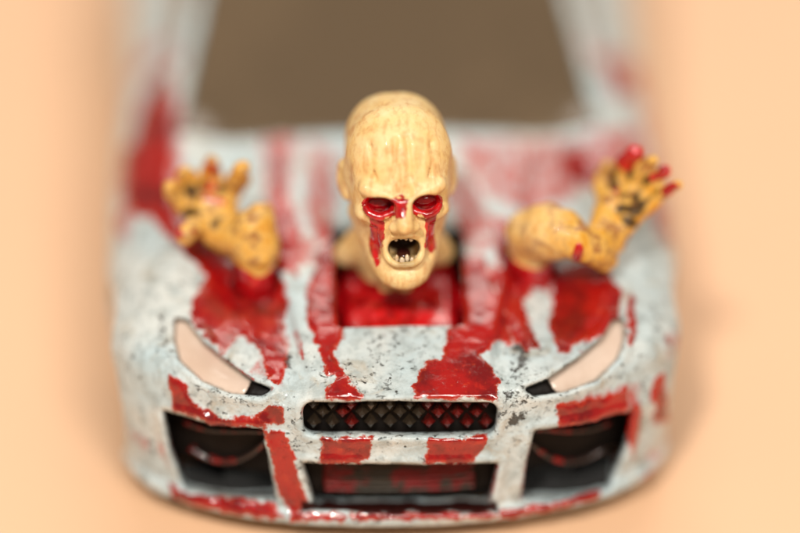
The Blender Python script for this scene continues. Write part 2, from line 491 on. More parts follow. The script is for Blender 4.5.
F = Field((-17.6, -2.2, 0.2), (17.6, 29.0, 20.5), 0.125)
X, Y, Z = F.ax[0][:, None, None], F.ax[1][None, :, None], F.ax[2][None, None, :]
sh = outer
sh = np.maximum(sh, -np.maximum(outer + 0.95, Z - 15.5))                   # hollow casting, solid greenhouse
front = Y - 4.5 - 0.012 * X ** 2 - 3.2e-5 * X ** 4
for poly, rr in zip(CUTS, (0.62, 0.05, 0.05, 0.05)):
    rim = np.exp(-((lift2d(F, poly, 'xp', rr) - 0.28) / 0.30) ** 2) * (front < 0) * (outer > -0.6)
    sh = sh - 0.17 * rim                                                   # raised lip round each opening
for poly in (H_LIGHT, H_LIGHT_R):
    rim = np.exp(-((lift2d(F, poly, 'xq', 0.02) - 0.25) / 0.28) ** 2) * ((Y < 13.0) & (Z > 6.3)) * (outer > -0.6)
    sh = sh - 0.14 * rim
for poly in CUTS:
    sh = smax(sh, -np.maximum(lift2d(F, poly, 'xp', 0.62 if poly is CUTS[0] else 0.05), front), 0.25)
for poly in (H_LIGHT, H_LIGHT_R):
    sh = smax(sh, -np.maximum(lift2d(F, poly, 'xq', 0.02), np.maximum(Y - 13.0, 6.3 - Z)), 0.2)
sh = smax(sh, -np.maximum(lift2d(F, CUT_HEAD, 'xy', 0.15), 8.0 - Z), 0.3)
for c, r in ((ARM_L, 1.45), (ARM_R, 1.6)):
    sh = smax(sh, -np.maximum(np.sqrt((X - c[0]) ** 2 + (Y - c[1]) ** 2) - r, 8.0 - Z), 0.3)
WH_Y, WH_R = (11.0, 57.0), 4.5
arch = np.maximum(np.sqrt((Y - WH_Y[0]) ** 2 + (Z - WH_R) ** 2) - 5.2, 10.6 - np.abs(X))
sh = smax(sh, -arch, 0.3)
# windscreen rebate
WIND = [(-12.75, 22.1), (12.75, 22.1), (10.8, 33.0), (-10.8, 33.0)]
wpoly = lift2d(F, WIND, 'xy', 0.1)
cabz = np.maximum(wpoly, 13.0 - Z)
sh = smax(sh, -np.maximum(cabz, -(outer + 0.55)), 0.15)
F.f = np.ascontiguousarray(sh.astype(f32))
F.f[:, -1, :] = np.maximum(F.f[:, -1, :], 0.01)

CAR0 = (0.0, 34.0, 0.0)
car = empty('toy_car', CAR0)
tag(car, 'pale blue toy sports car smeared with red blood, a zombie bursting through its bonnet', 'toy car')
def car_part(name, v, q, mat, parent=car, smooth=True):
    return link(name, mesh_np(name, (v - np.array(CAR0)) * MM, q, smooth), parent, mat)

# ---- painted pattern of the blood, and of shade beside the arms, on the body (photo pixels -> points on the surface)
THICK = [
    [(214, 258), (250, 266), (256, 300), (250, 330), (236, 340), (224, 354), (212, 342), (193, 326), (190, 306), (204, 282)],
    [(252, 262), (276, 262), (288, 300), (283, 322), (258, 322), (252, 300)],
    [(250, 322), (276, 324), (276, 346), (262, 352), (254, 344)],
    [(318, 250), (338, 232), (341, 292), (342, 328), (334, 350), (340, 372), (324, 372), (322, 344), (308, 322), (309, 290)],
    [(340, 375), (348, 377), (363, 397), (361, 401), (324, 401), (326, 390)],
    [(464, 255), (486, 258), (496, 292), (508, 318), (512, 345), (500, 338), (482, 356), (500, 380), (496, 400), (414, 399), (413, 386), (426, 361), (441, 361), (446, 336), (460, 312)],
    [(552, 268), (598, 262), (624, 292), (618, 322), (596, 340), (566, 352), (556, 352), (548, 322), (552, 300)],
    [(500, 240), (522, 250), (548, 268), (550, 292), (532, 290), (518, 312), (506, 296), (498, 268)],
    [(168, 374), (184, 378), (194, 402), (222, 418), (258, 416), (272, 402), (286, 406), (284, 424), (262, 428), (214, 426), (174, 410)],
    [(264, 430), (286, 432), (296, 460), (309, 506), (296, 514), (280, 498), (272, 462)],
    [(322, 438), (372, 436), (372, 456), (360, 464), (318, 464)],
    [(428, 438), (488, 435), (480, 454), (468, 464), (424, 464)],
    [(556, 404), (590, 400), (626, 388), (628, 410), (594, 424), (558, 430)],
    [(168, 482), (190, 494), (274, 503), (284, 516), (272, 528), (200, 516), (172, 502)],
    [(500, 510), (524, 506), (560, 502), (600, 488), (604, 508), (560, 526), (520, 532), (498, 524)],
    [(624, 416), (640, 400), (640, 430), (632, 460)],
    [(650, 380), (664, 372), (668, 420), (654, 424)],
    [(626, 300), (634, 290), (636, 340), (628, 346)],
]
THICK += [[(292, 512), (508, 512), (512, 530), (288, 530)], [(148, 0), (182, 0), (188, 50), (166, 86), (144, 80)], [(600, 14), (624, 10), (640, 60), (632, 104), (606, 96)],
          [(232, 262), (276, 258), (290, 300), (284, 330), (288, 356), (282, 384), (268, 380), (262, 356), (246, 338), (236, 320), (226, 352), (214, 340)],
          [(306, 285), (342, 270), (344, 330), (336, 352), (346, 376), (326, 378), (318, 350), (306, 322)],
          [(486, 262), (512, 270), (528, 316), (540, 348), (526, 352), (508, 332)],
          [(122, 150), (168, 120), (174, 200), (205, 238), (250, 260), (216, 288), (188, 258), (150, 218), (126, 215)],
          [(272, 205), (294, 200), (302, 240), (298, 276), (276, 272)], [(492, 218), (512, 224), (518, 262), (498, 258)],  # shade beside both arms, put into the blood pattern
          [(136, 120), (152, 84), (172, 70), (180, 130), (168, 196), (150, 214), (126, 206)], [(606, 60), (628, 56), (634, 92), (612, 98)],
          [(268, 150), (288, 150), (288, 220), (274, 230)], [(560, 150), (606, 150), (618, 172), (590, 190), (566, 180)]]
THIN = [
    [(128, 150), (180, 96), (184, 190), (160, 216), (124, 210), (114, 190)],
    [(262, 134), (296, 134), (292, 214), (284, 240), (266, 226)],
    [(306, 138), (338, 150), (334, 240), (318, 250), (306, 220)],
    [(456, 138), (584, 140), (616, 160), (570, 200), (528, 212), (494, 202), (466, 170)],
    [(236, 318), (280, 320), (292, 345), (282, 386), (250, 372), (262, 350)],
    [(494, 214), (522, 220), (520, 270), (496, 260)],
    [(280, 240), (318, 236), (318, 262), (286, 268)],
    [(584, 130), (640, 130), (650, 200), (610, 220)],
    [(132, 30), (170, 20), (180, 100), (140, 130)],
    [(556, 404), (640, 380), (640, 420), (558, 434)],
    [(494, 250), (520, 300), (540, 345), (500, 340)],
    [(440, 180), (470, 170), (500, 240), (470, 262)],
    [(596, 20), (640, 40), (632, 110), (596, 90)],
]
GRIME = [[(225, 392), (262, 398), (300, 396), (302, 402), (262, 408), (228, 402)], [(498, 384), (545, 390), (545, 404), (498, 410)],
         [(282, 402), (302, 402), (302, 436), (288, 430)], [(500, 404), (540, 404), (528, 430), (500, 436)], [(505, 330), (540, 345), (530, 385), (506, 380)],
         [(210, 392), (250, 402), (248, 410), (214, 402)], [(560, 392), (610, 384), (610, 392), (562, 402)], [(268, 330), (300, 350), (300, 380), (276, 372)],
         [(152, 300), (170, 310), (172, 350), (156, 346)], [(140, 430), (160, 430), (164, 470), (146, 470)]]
T_Q = [poly_xq(p) for p in THICK]; G_Q = [poly_xq(p) for p in GRIME]; N_Q = [poly_xq(p) for p in THIN]

def blood_attr(v, polys):
    q = qof(v[:, 1], v[:, 2]); x = v[:, 0]
    best = np.full(len(v), -2.0)
    for pl in polys:
        if len(pl) < 3: continue
        a = np.array(pl); lo = a.min(0) - 1.2; hi = a.max(0) + 1.2
        m = (x > lo[0]) & (x < hi[0]) & (q > lo[1]) & (q < hi[1])
        if m.any():
            best[m] = np.maximum(best[m], -sdpoly(x[m], q[m], pl))
    return np.clip(best, -2, 1.0)

def paint_body(v, q, name):
    v = relax(v, q, 2, 0.45)
    nrm = vnormals(v, q)
    outside = np.clip(-(nrm[:, 1] * CQ - nrm[:, 2] * SQ) * 4 + 0.6, 0, 1)
    th = blood_attr(v, T_Q) - (1 - outside) * 1.0
    tn = blood_attr(v, N_Q) - (1 - outside) * 1.0
    # splashes on the flanks and tail, where the pattern of the front does not reach
    side = sstep(0.5, 0.85, np.abs(nrm[:, 0])) + sstep(24, 34, v[:, 1])
    tn = np.maximum(tn, np.where(side > 0.3, (noise(v, 0.16) + 0.5 * noise(v, 0.4)) * 1.6 - 0.55, -2))
    edge = th + 0.35 * noise(v, 1.5)
    v = v + nrm * (0.10 * sstep(-0.10, 0.22, edge) + 0.035 * noise(v, 0.8) + 0.02 * noise(v, 2.2))[:, None]
    o = car_part(name, v, q, M_PAINT)
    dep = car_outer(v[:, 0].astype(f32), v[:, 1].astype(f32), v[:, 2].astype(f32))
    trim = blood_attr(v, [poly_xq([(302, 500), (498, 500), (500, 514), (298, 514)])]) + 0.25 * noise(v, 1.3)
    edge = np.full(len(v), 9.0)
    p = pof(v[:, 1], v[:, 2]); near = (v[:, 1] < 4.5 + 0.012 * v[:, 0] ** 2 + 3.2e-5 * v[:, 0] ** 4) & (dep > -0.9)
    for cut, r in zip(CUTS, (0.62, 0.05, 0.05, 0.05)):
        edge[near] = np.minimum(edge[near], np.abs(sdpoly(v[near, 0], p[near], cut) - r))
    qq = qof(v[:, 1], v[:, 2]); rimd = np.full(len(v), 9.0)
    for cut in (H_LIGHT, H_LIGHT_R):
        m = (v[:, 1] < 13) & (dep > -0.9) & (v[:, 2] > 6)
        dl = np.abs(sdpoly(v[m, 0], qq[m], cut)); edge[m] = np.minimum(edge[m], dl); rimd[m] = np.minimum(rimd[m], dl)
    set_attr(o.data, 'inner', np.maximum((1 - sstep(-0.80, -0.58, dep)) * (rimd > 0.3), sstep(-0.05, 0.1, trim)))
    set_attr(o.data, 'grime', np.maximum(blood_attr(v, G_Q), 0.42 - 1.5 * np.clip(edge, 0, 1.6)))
    set_attr(o.data, 'blood', th); set_attr(o.data, 'thin', tn)
    return o

v, q = F.nets()
paint_body(v, q, 'front_body')

# ---- rear half of the casting, coarser because it lies out of the picture
R = Field((-17.6, 28.6, 0.2), (17.6, 73.0, 21.5), 0.28)
X, Y, Z = R.ax[0][:, None, None], R.ax[1][None, :, None], R.ax[2][None, None, :]
ro = car_outer(X, Y, Z)
sr = np.maximum(ro, 29.0 - Y)
sr = np.maximum(sr, -np.maximum(ro + 1.0, Z - 12.5))
arch = np.maximum(np.sqrt((Y - WH_Y[1]) ** 2 + (Z - WH_R) ** 2) - 5.2, 10.6 - np.abs(X))
sr = smax(sr, -arch, 0.4)
SIDEW = [(28.6, 14.6), (46, 14.9), (55, 15.4), (47, 18.6), (38, 19.0), (33.5, 18.2)]
REARW = [(-8.5, 49.5), (8.5, 49.5), (9.5, 62), (-9.5, 62)]
def side_poly(fld): return (sdpoly(fld.ax[1][:, None].astype(float), fld.ax[2][None, :].astype(float), SIDEW) - 0.2).astype(f32)[None]
sr = smax(sr, -np.maximum(side_poly(R), np.maximum(-(ro + 0.6), 6.0 - np.abs(X))), 0.2)
sr = smax(sr, -np.maximum(lift2d(R, REARW, 'xy', 0.2), np.maximum(-(ro + 0.6), 13.5 - Z)), 0.2)
sr = smax(sr, -np.maximum(lift2d(R, WIND, 'xy', 0.1), np.maximum(-(ro + 0.55), 13.0 - Z)), 0.2)
R.f = sr.astype(f32)
v, q = R.nets()
paint_body(v, q, 'rear_body')

# ---- glass and lenses follow the outer form
def glass_part(name, lo, hi, h, make, mat, parent=car, it=2):
    g = Field(lo, hi, h)
    X, Y, Z = g.ax[0][:, None, None], g.ax[1][None, :, None], g.ax[2][None, None, :]
    g.f = np.ascontiguousarray(make(g, car_outer(X, Y, Z), X, Y, Z).astype(f32))
    v, q = g.nets()
    return car_part(name, relax(v, q, it), q, mat, parent)
def sheet(o, a, b): return np.maximum(o + a, -(o + b))
glass_part('windscreen', (-14, 21, 12.0), (14, 34.5, 21), 0.16,
           lambda g, o, X, Y, Z: np.maximum(sheet(o, 0.12, 0.5), np.maximum(lift2d(g, WIND, 'xy', 0.02), 13.0 - Z)), M_GLASS)
glass_part('rear_window', (-11, 48, 13), (11, 63, 21), 0.25,
           lambda g, o, X, Y, Z: np.maximum(sheet(o, 0.12, 0.55), np.maximum(lift2d(g, REARW, 'xy', 0.1), 13.5 - Z)), M_GLASS)
for s in (-1, 1):
    glass_part('side_window', (min(s * 6, s * 14), 29.3, 13.5), (max(s * 6, s * 14), 56, 20), 0.22,
               lambda g, o, X, Y, Z: np.maximum(sheet(o, 0.12, 0.55), side_poly(g)), M_GLASS)

def bx(p): return min(a for a, _ in p), max(a for a, _ in p)
for s, pl in ((-1, H_LIGHT), (1, H_LIGHT_R)):
    x0, x1 = bx(pl)
    hl = glass_part('headlight', (x0 - 0.6, 0, 6), (x1 + 0.6, 13.5, 14), 0.1,
                    lambda g, o, X, Y, Z: np.maximum(sheet(o, 0.66, 0.98), np.maximum(lift2d(g, pl, 'xq', 0.03), np.maximum(Y - 12.8, 8.55 - np.abs(X) - 0.9 * (Z - 9.0)))), M_LENS)
    bz = glass_part('lamp_bezel', (x0 - 0.6, 0, 6), (x1 + 0.6, 13.5, 14), 0.1,
                    lambda g, o, X, Y, Z: np.maximum(sheet(o, 0.60, 0.98), np.maximum(lift2d(g, pl, 'xq', 0.03), np.maximum(Y - 12.8, np.abs(X) + 0.9 * (Z - 9.0) - 8.5))), M_BLACK, hl)

# ---- grille: a backing plate and diamond studs
def grow(poly, d):
    a = np.array(poly); c = a.mean(0)
    return [tuple(c + t + np.sign(t) * d) for t in a - c]
def insert(name, cut, d0, d1, r, mat, parent=car, h=0.13, extra=None):
    """panel that lies d0..d1 mm behind the outer form, behind one of the openings"""
    a = np.array(cut)
    lo = (a[:, 0].min() - r - 0.4, -1.5, 1.0); hi = (a[:, 0].max() + r + 0.4, 9.0, 11.5)
    def mk(g, o, X, Y, Z):
        f = np.maximum(sheet(o, d0, d1), lift2d(g, cut, 'xp', r))
        f = np.maximum(f, 1.4 - Z)
        return f if extra is None else np.maximum(f, extra(X, Y, Z))
    return glass_part(name, lo, hi, h, mk, mat, parent, 1)
def inward(px, py, depth):
    """point a given depth behind the outer form under a photo pixel, and the outward normal there"""
    h = hit(px, py)
    n = F0.grad_at(h[None])[0]
    return h - n * depth, n
C_GRILLE, C_LOWER, C_INTAKE, C_INTAKE_R = CUTS
grille = insert('grille', C_GRILLE, 1.05, 1.5, 0.9, M_BLACK)
def stud_mesh():
    w, h, d = 0.44, 0.54, 0.50
    v = np.array([[0, 0, h], [w, 0, 0], [0, 0, -h], [-w, 0, 0],
                  [0, -d * 0.8, h * .42], [w * .42, -d * 0.8, 0], [0, -d * 0.8, -h * .42], [-w * .42, -d * 0.8, 0], [0, -d, 0]]) * MM
    f = [(0, 1, 5, 4), (1, 2, 6, 5), (2, 3, 7, 6), (3, 0, 4, 7), (4, 5, 8), (5, 6, 8), (6, 7, 8), (7, 4, 8), (3, 2, 1, 0)]
    me = bpy.data.meshes.new('grille_stud'); me.from_pydata([tuple(p) for p in v], [], f); me.update(); return me
st_a = stud_mesh(); st_a.materials.append(M_STUD)
st_b = stud_mesh(); st_b.materials.append(M_STUDRED)
for row, py in enumerate((408, 418, 428)):
    for k in range(-5, 6):
        px = 400 + k * 19.6 + (9.8 if row % 2 == 0 else 0) + 0.5 * rng.standard_normal()
        if not (310 < px < 491): continue
        c, nn = inward(px, py, 0.98)
        o = link('grille_stud', st_b if px > 428 or 340 < px < 352 else st_a, grille)
        o.location = Vector(c - np.array(CAR0)) * MM
        o.rotation_euler = Vector(nn).to_track_quat('-Y', 'Z').to_euler()
        o.scale = (1, 0.9 + 0.3 * rng.random(), 0.92 + 0.16 * rng.random())

lower = insert('radiator', C_LOWER, 1.35, 1.8, 0.6, M_RADIATOR)
zl = [hit(400, py)[2] for py in (464, 506)]
for k in range(8):
    z = zl[1] + 0.1 + (zl[0] - zl[1]) * k / 7.0
    insert('radiator_slat', C_LOWER, 1.1, 1.33, 0.1, M_RADIATOR, lower, 0.09, lambda X, Y, Z: np.maximum(np.abs(Z - z) - 0.13, np.abs(X) - 4.4))
for s in (-1, 1):
    insert('radiator_cheek', C_LOWER, 0.98, 1.33, 0.12, M_BLACK, lower, 0.13, lambda X, Y, Z: 4.45 - s * X)

# ---- side intakes: a dark duct with two curved fins
def tube(name, pts, r, mat, parent, flat=1.0, off=CAR0):
    pts = np.array(pts, float); n = 10; V = []; Q = []
    for i, p in enumerate(pts):
        d = pts[min(i + 1, len(pts) - 1)] - pts[max(i - 1, 0)]; d /= np.linalg.norm(d)
        a = np.cross(d, (0, 0, 1)); a /= np.linalg.norm(a); b = np.cross(a, d)
        rr = r if np.isscalar(r) else r[i]
        for k in range(n):
            t = 2 * math.pi * k / n
            V.append(p + a * math.cos(t) * rr + b * math.sin(t) * rr * flat)
    for i in range(len(pts) - 1):
        for k in range(n):
            Q.append((i * n + k, (i + 1) * n + k, (i + 1) * n + (k + 1) % n, i * n + (k + 1) % n))
    V = np.array(V)
    me = bpy.data.meshes.new(name)
    Q += [tuple(range(n)), tuple(range((len(pts) - 1) * n, len(pts) * n))[::-1]]
    me.from_pydata([tuple((p - np.array(off)) * MM) for p in V], [], Q)
    me.polygons.foreach_set('use_smooth', np.ones(len(me.polygons), bool)); me.update()
    return link(name, me, parent, mat)
for s, cut in ((-1, C_INTAKE), (1, C_INTAKE_R)):
    duct = insert('air_intake', cut, 1.6, 2.05, 0.9, M_BLACK)
    for trace in ([(174, 432), (196, 440), (220, 442), (244, 440), (262, 440)], [(180, 458), (200, 470), (224, 474), (246, 466), (262, 452)]):
        pts = [inward(p[0] if s < 0 else 796 - p[0], p[1], 1.25)[0] for p in trace]
        t = np.linspace(0, len(pts) - 1, 17); pts = np.array(pts)
        sm = np.stack([np.interp(t, np.arange(len(pts)), pts[:, i]) for i in range(3)], 1)
        for _ in range(3): sm[1:-1] = 0.25 * sm[:-2] + 0.5 * sm[1:-1] + 0.25 * sm[2:]
        tube('intake_fin', sm, 0.24, M_BLACKRED, duct, 0.7)

# ---- chassis, wheels, mirrors
grid_box('chassis', (-10.2, 3.4, 1.7), (10.2, 69.5, 2.5), M_BASE, car, CAR0)
grid_box('light_block_tray', (-13.2, 2.2, 1.35), (13.2, 5.6, 1.66), M_BASE, car, CAR0)  # added under the nose to keep light from coming up through the floor
def lathe(name, prof, n, mat, parent, c, s):
    """profile of (radius, offset along the axle) turned about x"""
    V = []; Q = []; k = len(prof)
    for i in range(n):
        t = 2 * math.pi * i / n
        for r, xo in prof: V.append(((s * xo) * MM, r * math.cos(t) * MM, r * math.sin(t) * MM))
    for i in range(n):
        for j in range(k - 1):
            a, b = i * k + j, ((i + 1) % n) * k + j
            Q.append((a, b, b + 1, a + 1))
    me = bpy.data.meshes.new(name); me.from_pydata(V, [], Q)
    me.polygons.foreach_set('use_smooth', np.ones(len(me.polygons), bool)); me.update()
    o = link(name, me, parent, mat); o.location = c; return o
for yw in WH_Y:
    for s in (-1, 1):
        w = empty('wheel', (0, 0, 0)); w.parent = car
        w.location = Vector((s * 14.0 - CAR0[0], yw - CAR0[1], WH_R)) * MM
        lathe('tyre', [(3.0, -1.9), (4.1, -1.9), (4.45, -1.6), (4.5, -1.0), (4.5, 1.0), (4.45, 1.5), (4.1, 1.9), (3.0, 1.8), (3.0, -1.9)], 48, M_TYRE, w, (0, 0, 0), s)
        lathe('rim', [(0.01, -1.2), (2.98, -1.2), (2.98, 1.75), (2.7, 1.75), (2.5, 0.9), (0.8, 1.3), (0.01, 1.35)], 48, M_RIM, w, (0, 0, 0), s)
# ------------------------------------------------------------------ zombie figurine
Zf = Field((-14.8, 3.2, 2.5), (18.2, 17.4, 24.4), 0.09)
HC = np.array([0.20, 10.9, 18.05])
ph, yw_, rl = math.radians(-17), math.radians(3.0), math.radians(0.0)
Rx = np.array([[1, 0, 0], [0, math.cos(ph), -math.sin(ph)], [0, math.sin(ph), math.cos(ph)]])
Rz = np.array([[math.cos(yw_), -math.sin(yw_), 0], [math.sin(yw_), math.cos(yw_), 0], [0, 0, 1]])
RH = Rz @ Rx
def to_head(v): return (v - HC) @ RH
def from_head(l): return HC + RH @ np.array(l, float)
def hd(fn, c, r, k, neg=False):
    Ri = RH.T
    def g(X, Y, Z):
        x, y, z = X - HC[0], Y - HC[1], Z - HC[2]
        return fn((Ri[0, 0] * x + Ri[0, 1] * y + Ri[0, 2] * z).astype(f32), (Ri[1, 0] * x + Ri[1, 1] * y + Ri[1, 2] * z).astype(f32), (Ri[2, 0] * x + Ri[2, 1] * y + Ri[2, 2] * z).astype(f32))
    Zf.add(g, from_head(c), r, k, neg)
def hE(c, r, k, neg=False): hd(ellip(c, r), c, max(r), k, neg)
def hC(a, b, ra, rb, k, neg=False):
    a = np.array(a, float); b = np.array(b, float)
    hd(capsule(a, b, ra, rb), (a + b) / 2, np.linalg.norm(b - a) / 2 + max(ra, rb), k, neg)

# skull
hd(rbox((0, 0.25, 1.30), (2.92, 3.75, 3.26), 2.6), (0, 0.25, 1.30), 5.3, 0.1)
hE((0, -1.30, 0.6), (2.85, 2.55, 2.4), 1.3)
hE((0, -1.4, -1.5), (2.62, 2.2, 2.4), 0.8)
hC((-2.15, 0.2, -2.0), (-0.85, -2.6, -4.95), 0.8, 0.62, 0.8)
hC((2.15, 0.2, -2.0), (0.85, -2.6, -4.95), 0.8, 0.62, 0.8)
hE((0, -2.0, -4.0), (1.75, 1.55, 1.5), 0.8)
hE((0, -2.95, -5.15), (1.0, 0.85, 0.75), 0.6)
hE((0, -2.9, -2.6), (1.5, 1.05, 1.0), 0.6)
for s in (-1, 1):
    hE((s * 1.95, -2.6, -1.3), (0.7, 0.65, 0.5), 0.6)                    # cheekbone
    hE((s * 2.55, -2.85, -2.95), (0.7, 0.8, 0.95), 0.7, True)             # hollow cheek
    hE((s * 3.35, -2.1, 0.6), (0.45, 0.9, 0.9), 0.6, True)                # temple
    hC((s * 0.40, -3.92, -0.38), (s * 2.1, -3.40, 0.46), 0.48, 0.44, 0.30) # frowning brow
    hE((s * 1.30, -3.9, -0.66), (0.95, 1.45, 0.68), 0.22, True)          # eye socket
hC((0, -3.60, -0.1), (0, -4.50, -1.62), 0.40, 0.52, 0.40)                 # nose
for s in (-1, 1):
    hE((s * 0.56, -4.05, -1.78), (0.40, 0.45, 0.34), 0.25)
    hE((s * 0.26, -4.5, -2.05), (0.15, 0.3, 0.16), 0.12, True)
    hC((s * 0.85, -3.75, -1.75), (s * 1.35, -3.25, -3.1), 0.14, 0.12, 0.35, True)   # fold
    hC((s * 0.26, -4.02, 0.10), (s * 0.34, -3.86, 1.5), 0.08, 0.04, 0.40, True)       # frown line
    hC((s * 0.85, -3.92, 0.8), (s * 1.0, -3.55, 2.5), 0.07, 0.04, 0.45, True)
    hC((s * 0.45, -3.9, 1.1), (s * 0.35, -3.2, 3.2), 0.06, 0.03, 0.40, True)
    hC((s * 1.5, -3.5, 1.0), (s * 1.7, -2.8, 2.8), 0.04, 0.03, 0.4, True)
    hC((s * 1.1, -3.35, -1.35), (s * 1.8, -2.9, -1.6), 0.08, 0.05, 0.25, True)
    hC((s * 1.55, -3.0, -2.1), (s * 1.45, -2.8, -4.0), 0.12, 0.08, 0.35, True)
# lids of the sockets
for s in (-1, 1):
    ang = np.linspace(math.radians(195), math.radians(345), 7)
    lid = [(s * 1.30 + 0.84 * math.cos(a), -3.48 - 0.22 * abs(math.sin(a)) + 0.26 * abs(math.cos(a)) ** 2, -0.66 + 0.58 * math.sin(a)) for a in ang]
    for a, b in zip(lid[:-1], lid[1:]): hC(a, b, 0.17, 0.17, 0.12)
# open mouth with lips
hd(rbox((0, -3.6, -3.27), (1.02, 1.6, 0.76), 0.34), (0, -3.6, -3.27), 2.0, 0.16, True)
ang = np.linspace(0, 2 * math.pi, 25)
pw = lambda c: math.copysign(abs(c) ** 0.58, c)
ring = [((1.02 + 0.10 * math.sin(a)) * pw(math.cos(a)), -3.66 + 0.34 * math.cos(a) ** 2 + 0.20 * math.sin(a), -3.32 + 0.82 * pw(math.sin(a))) for a in ang]
for a, b in zip(ring[:-1], ring[1:]): hC(a, b, 0.13, 0.13, 0.25)
hC((-0.7, -3.75, -4.45), (0.7, -3.75, -4.45), 0.12, 0.12, 0.25, True)      # crease above the chin
# ears
for s in (-1, 1):
    hE((s * 3.12, 0.30, 0.05), (0.42, 0.70, 1.10), 0.2)
    hE((s * 3.46, -0.02, 0.20), (0.22, 0.45, 0.62), 0.12, True)
    hE((s * 2.98, -0.05, -0.85), (0.30, 0.36, 0.42), 0.2)
# neck, shoulders and chest inside the bonnet
def cap(a, b, ra, rb, k):
    a = np.array(a, float); b = np.array(b, float)
    Zf.add(capsule(a, b, ra, rb), (a + b) / 2, np.linalg.norm(b - a) / 2 + max(ra, rb), k)
nb = from_head((0, 1.0, -2.6))
cap(nb, (0, 11.3, 11.2), 1.95, 2.0, 0.7)
for s in (-1, 1):
    cap(nb + np.array([s * 1.2, 0.2, -0.6]), (s * 2.75, 11.8, 12.1), 0.85, 0.8, 0.9)
    cap(from_head((s * 1.5, 0.2, -2.8)), (s * 0.5, 9.0, 11.3), 0.42, 0.36, 0.5)      # neck tendons
    cap((s * 2.6, 11.0, 8.6), (s * 6.4, 10.9, 8.6), 1.3, 1.15, 0.8)
Zf.add(rbox((0.22, 9.95, 6.4), (3.30, 3.65, 3.9), 0.7), (0.22, 9.95, 6.4), 5.2, 0.5)
cap((-1.6, 8.0, 9.4), (-1.2, 8.2, 9.9), 1.2, 1.0, 0.6)
cap((1.6, 8.0, 9.4), (1.2, 8.2, 9.9), 1.2, 1.0, 0.6)

# ---- arms and hands: joints are given as photo pixels with a depth behind the plane of focus
def PH(px, py, dd):
    # the hands are held a little farther back than the forearms leave the bonnet
    return P(px, py, dd + 1.8 * float(np.clip((246 - px) / 14, 0, 1) + np.clip((px - 585) / 20, 0, 1)))
def chain(pts, rad, k=0.25):
    p = [PH(*a) for a in pts]
    for i in range(len(p) - 1): cap(p[i], p[i + 1], rad[i], rad[i + 1], k)
cap((-6.4, 10.9, 8.6), ARM_L + np.array([0, 0, -2.6]), 1.15, 1.2, 0.6)
cap(ARM_L + np.array([0, 0, -2.6]), P(256, 252, 5.2), 1.2, 1.15, 0.5)
chain([(256, 252, 5.2), (254, 228, 4.6)], [1.12, 0.95], 0.5)
chain([(254, 228, 4.6), (232, 232, 4.4)], [1.0, 0.95], 0.6)
chain([(256, 246, 4.8), (236, 236, 4.2)], [1.0, 0.85], 0.6)
chain([(262, 214, 5.2), (262, 246, 5.2)], [0.7, 0.85], 0.5)
chain([(230, 236, 4.4), (206, 208, 5.0)], [1.05, 1.05], 0.6)              # palm
chain([(222, 226, 4.6), (222, 204, 5.2)], [0.9, 0.85], 0.5)
chain([(212, 228, 4.2), (196, 220, 4.4)], [0.75, 0.6], 0.4)
FINGL = [([(198, 212, 5.0), (184, 204, 4.9), (174, 194, 4.2), (169, 186, 3.4)], 0.70),
         ([(203, 203, 5.2), (194, 190, 5.6), (187, 179, 5.1), (184, 172, 4.2)], 0.70),
         ([(213, 200, 5.4), (212, 184, 6.0), (211, 170, 5.4), (212, 161, 4.4)], 0.72),
         ([(224, 202, 5.4), (232, 188, 5.8), (238, 178, 5.2), (242, 168, 4.4)], 0.70),
         ([(204, 226, 4.2), (193, 228, 3.4), (187, 234, 2.8)], 0.72)]
for pts, r in FINGL: chain(pts, [r, r * 0.92, r * 0.85, r * 0.62][:len(pts)], 0.18)

cap((6.4, 10.9, 8.6), ARM_R + np.array([0, 0, -2.4]), 1.15, 1.3, 0.6)
cap(ARM_R + np.array([0, 0, -2.4]), P(532, 232, 5.4), 1.3, 1.35, 0.6)
chain([(532, 233, 5.4), (548, 231, 4.6), (562, 234, 4.0), (578, 243, 3.4)], [1.42, 1.52, 1.36, 0.98], 0.5)
chain([(578, 241, 3.4), (594, 249, 3.0)], [0.95, 0.85], 0.3)
chain([(594, 246, 3.0), (606, 260, 2.6)], [0.95, 0.66], 0.4)              # heel of the hand
chain([(600, 240, 3.2), (612, 206, 3.8)], [0.95, 1.0], 0.5)
chain([(610, 238, 3.2), (632, 204, 3.8)], [0.95, 0.95], 0.5)
chain([(622, 226, 3.0), (642, 204, 3.4)], [0.75, 0.72], 0.4)
FINGR = [([(608, 204, 4.0), (604, 188, 5.2), (604, 176, 5.8), (607, 166, 5.4)], 0.60),
         ([(617, 196, 4.0), (620, 178, 4.4), (624, 164, 3.8), (636, 153, 2.8)], 0.62),
         ([(628, 196, 3.8), (635, 181, 3.8), (642, 170, 3.2), (653, 161, 2.4)], 0.60),
         ([(637, 200, 3.6), (646, 190, 3.4), (655, 180, 2.8), (665, 171, 2.2)], 0.58),
         ([(642, 208, 3.4), (652, 201, 3.0), (662, 192, 2.6), (678, 186, 2.0)], 0.52)]
for pts, r in FINGR: chain(pts, [r, r * 0.92, r * 0.84, r * 0.60], 0.16)

Zf.f[:, :, 0] = np.maximum(Zf.f[:, :, 0], 0.01)
zv, zq = Zf.nets()
zv = relax(zv, zq, 2, 0.45)
zn = vnormals(zv, zq)
hl_ = to_head(zv)
inhead = (np.linalg.norm(hl_ - np.array([0, 0, -0.5]), axis=1) < 6.6) & (zv[:, 2] > 11.5)
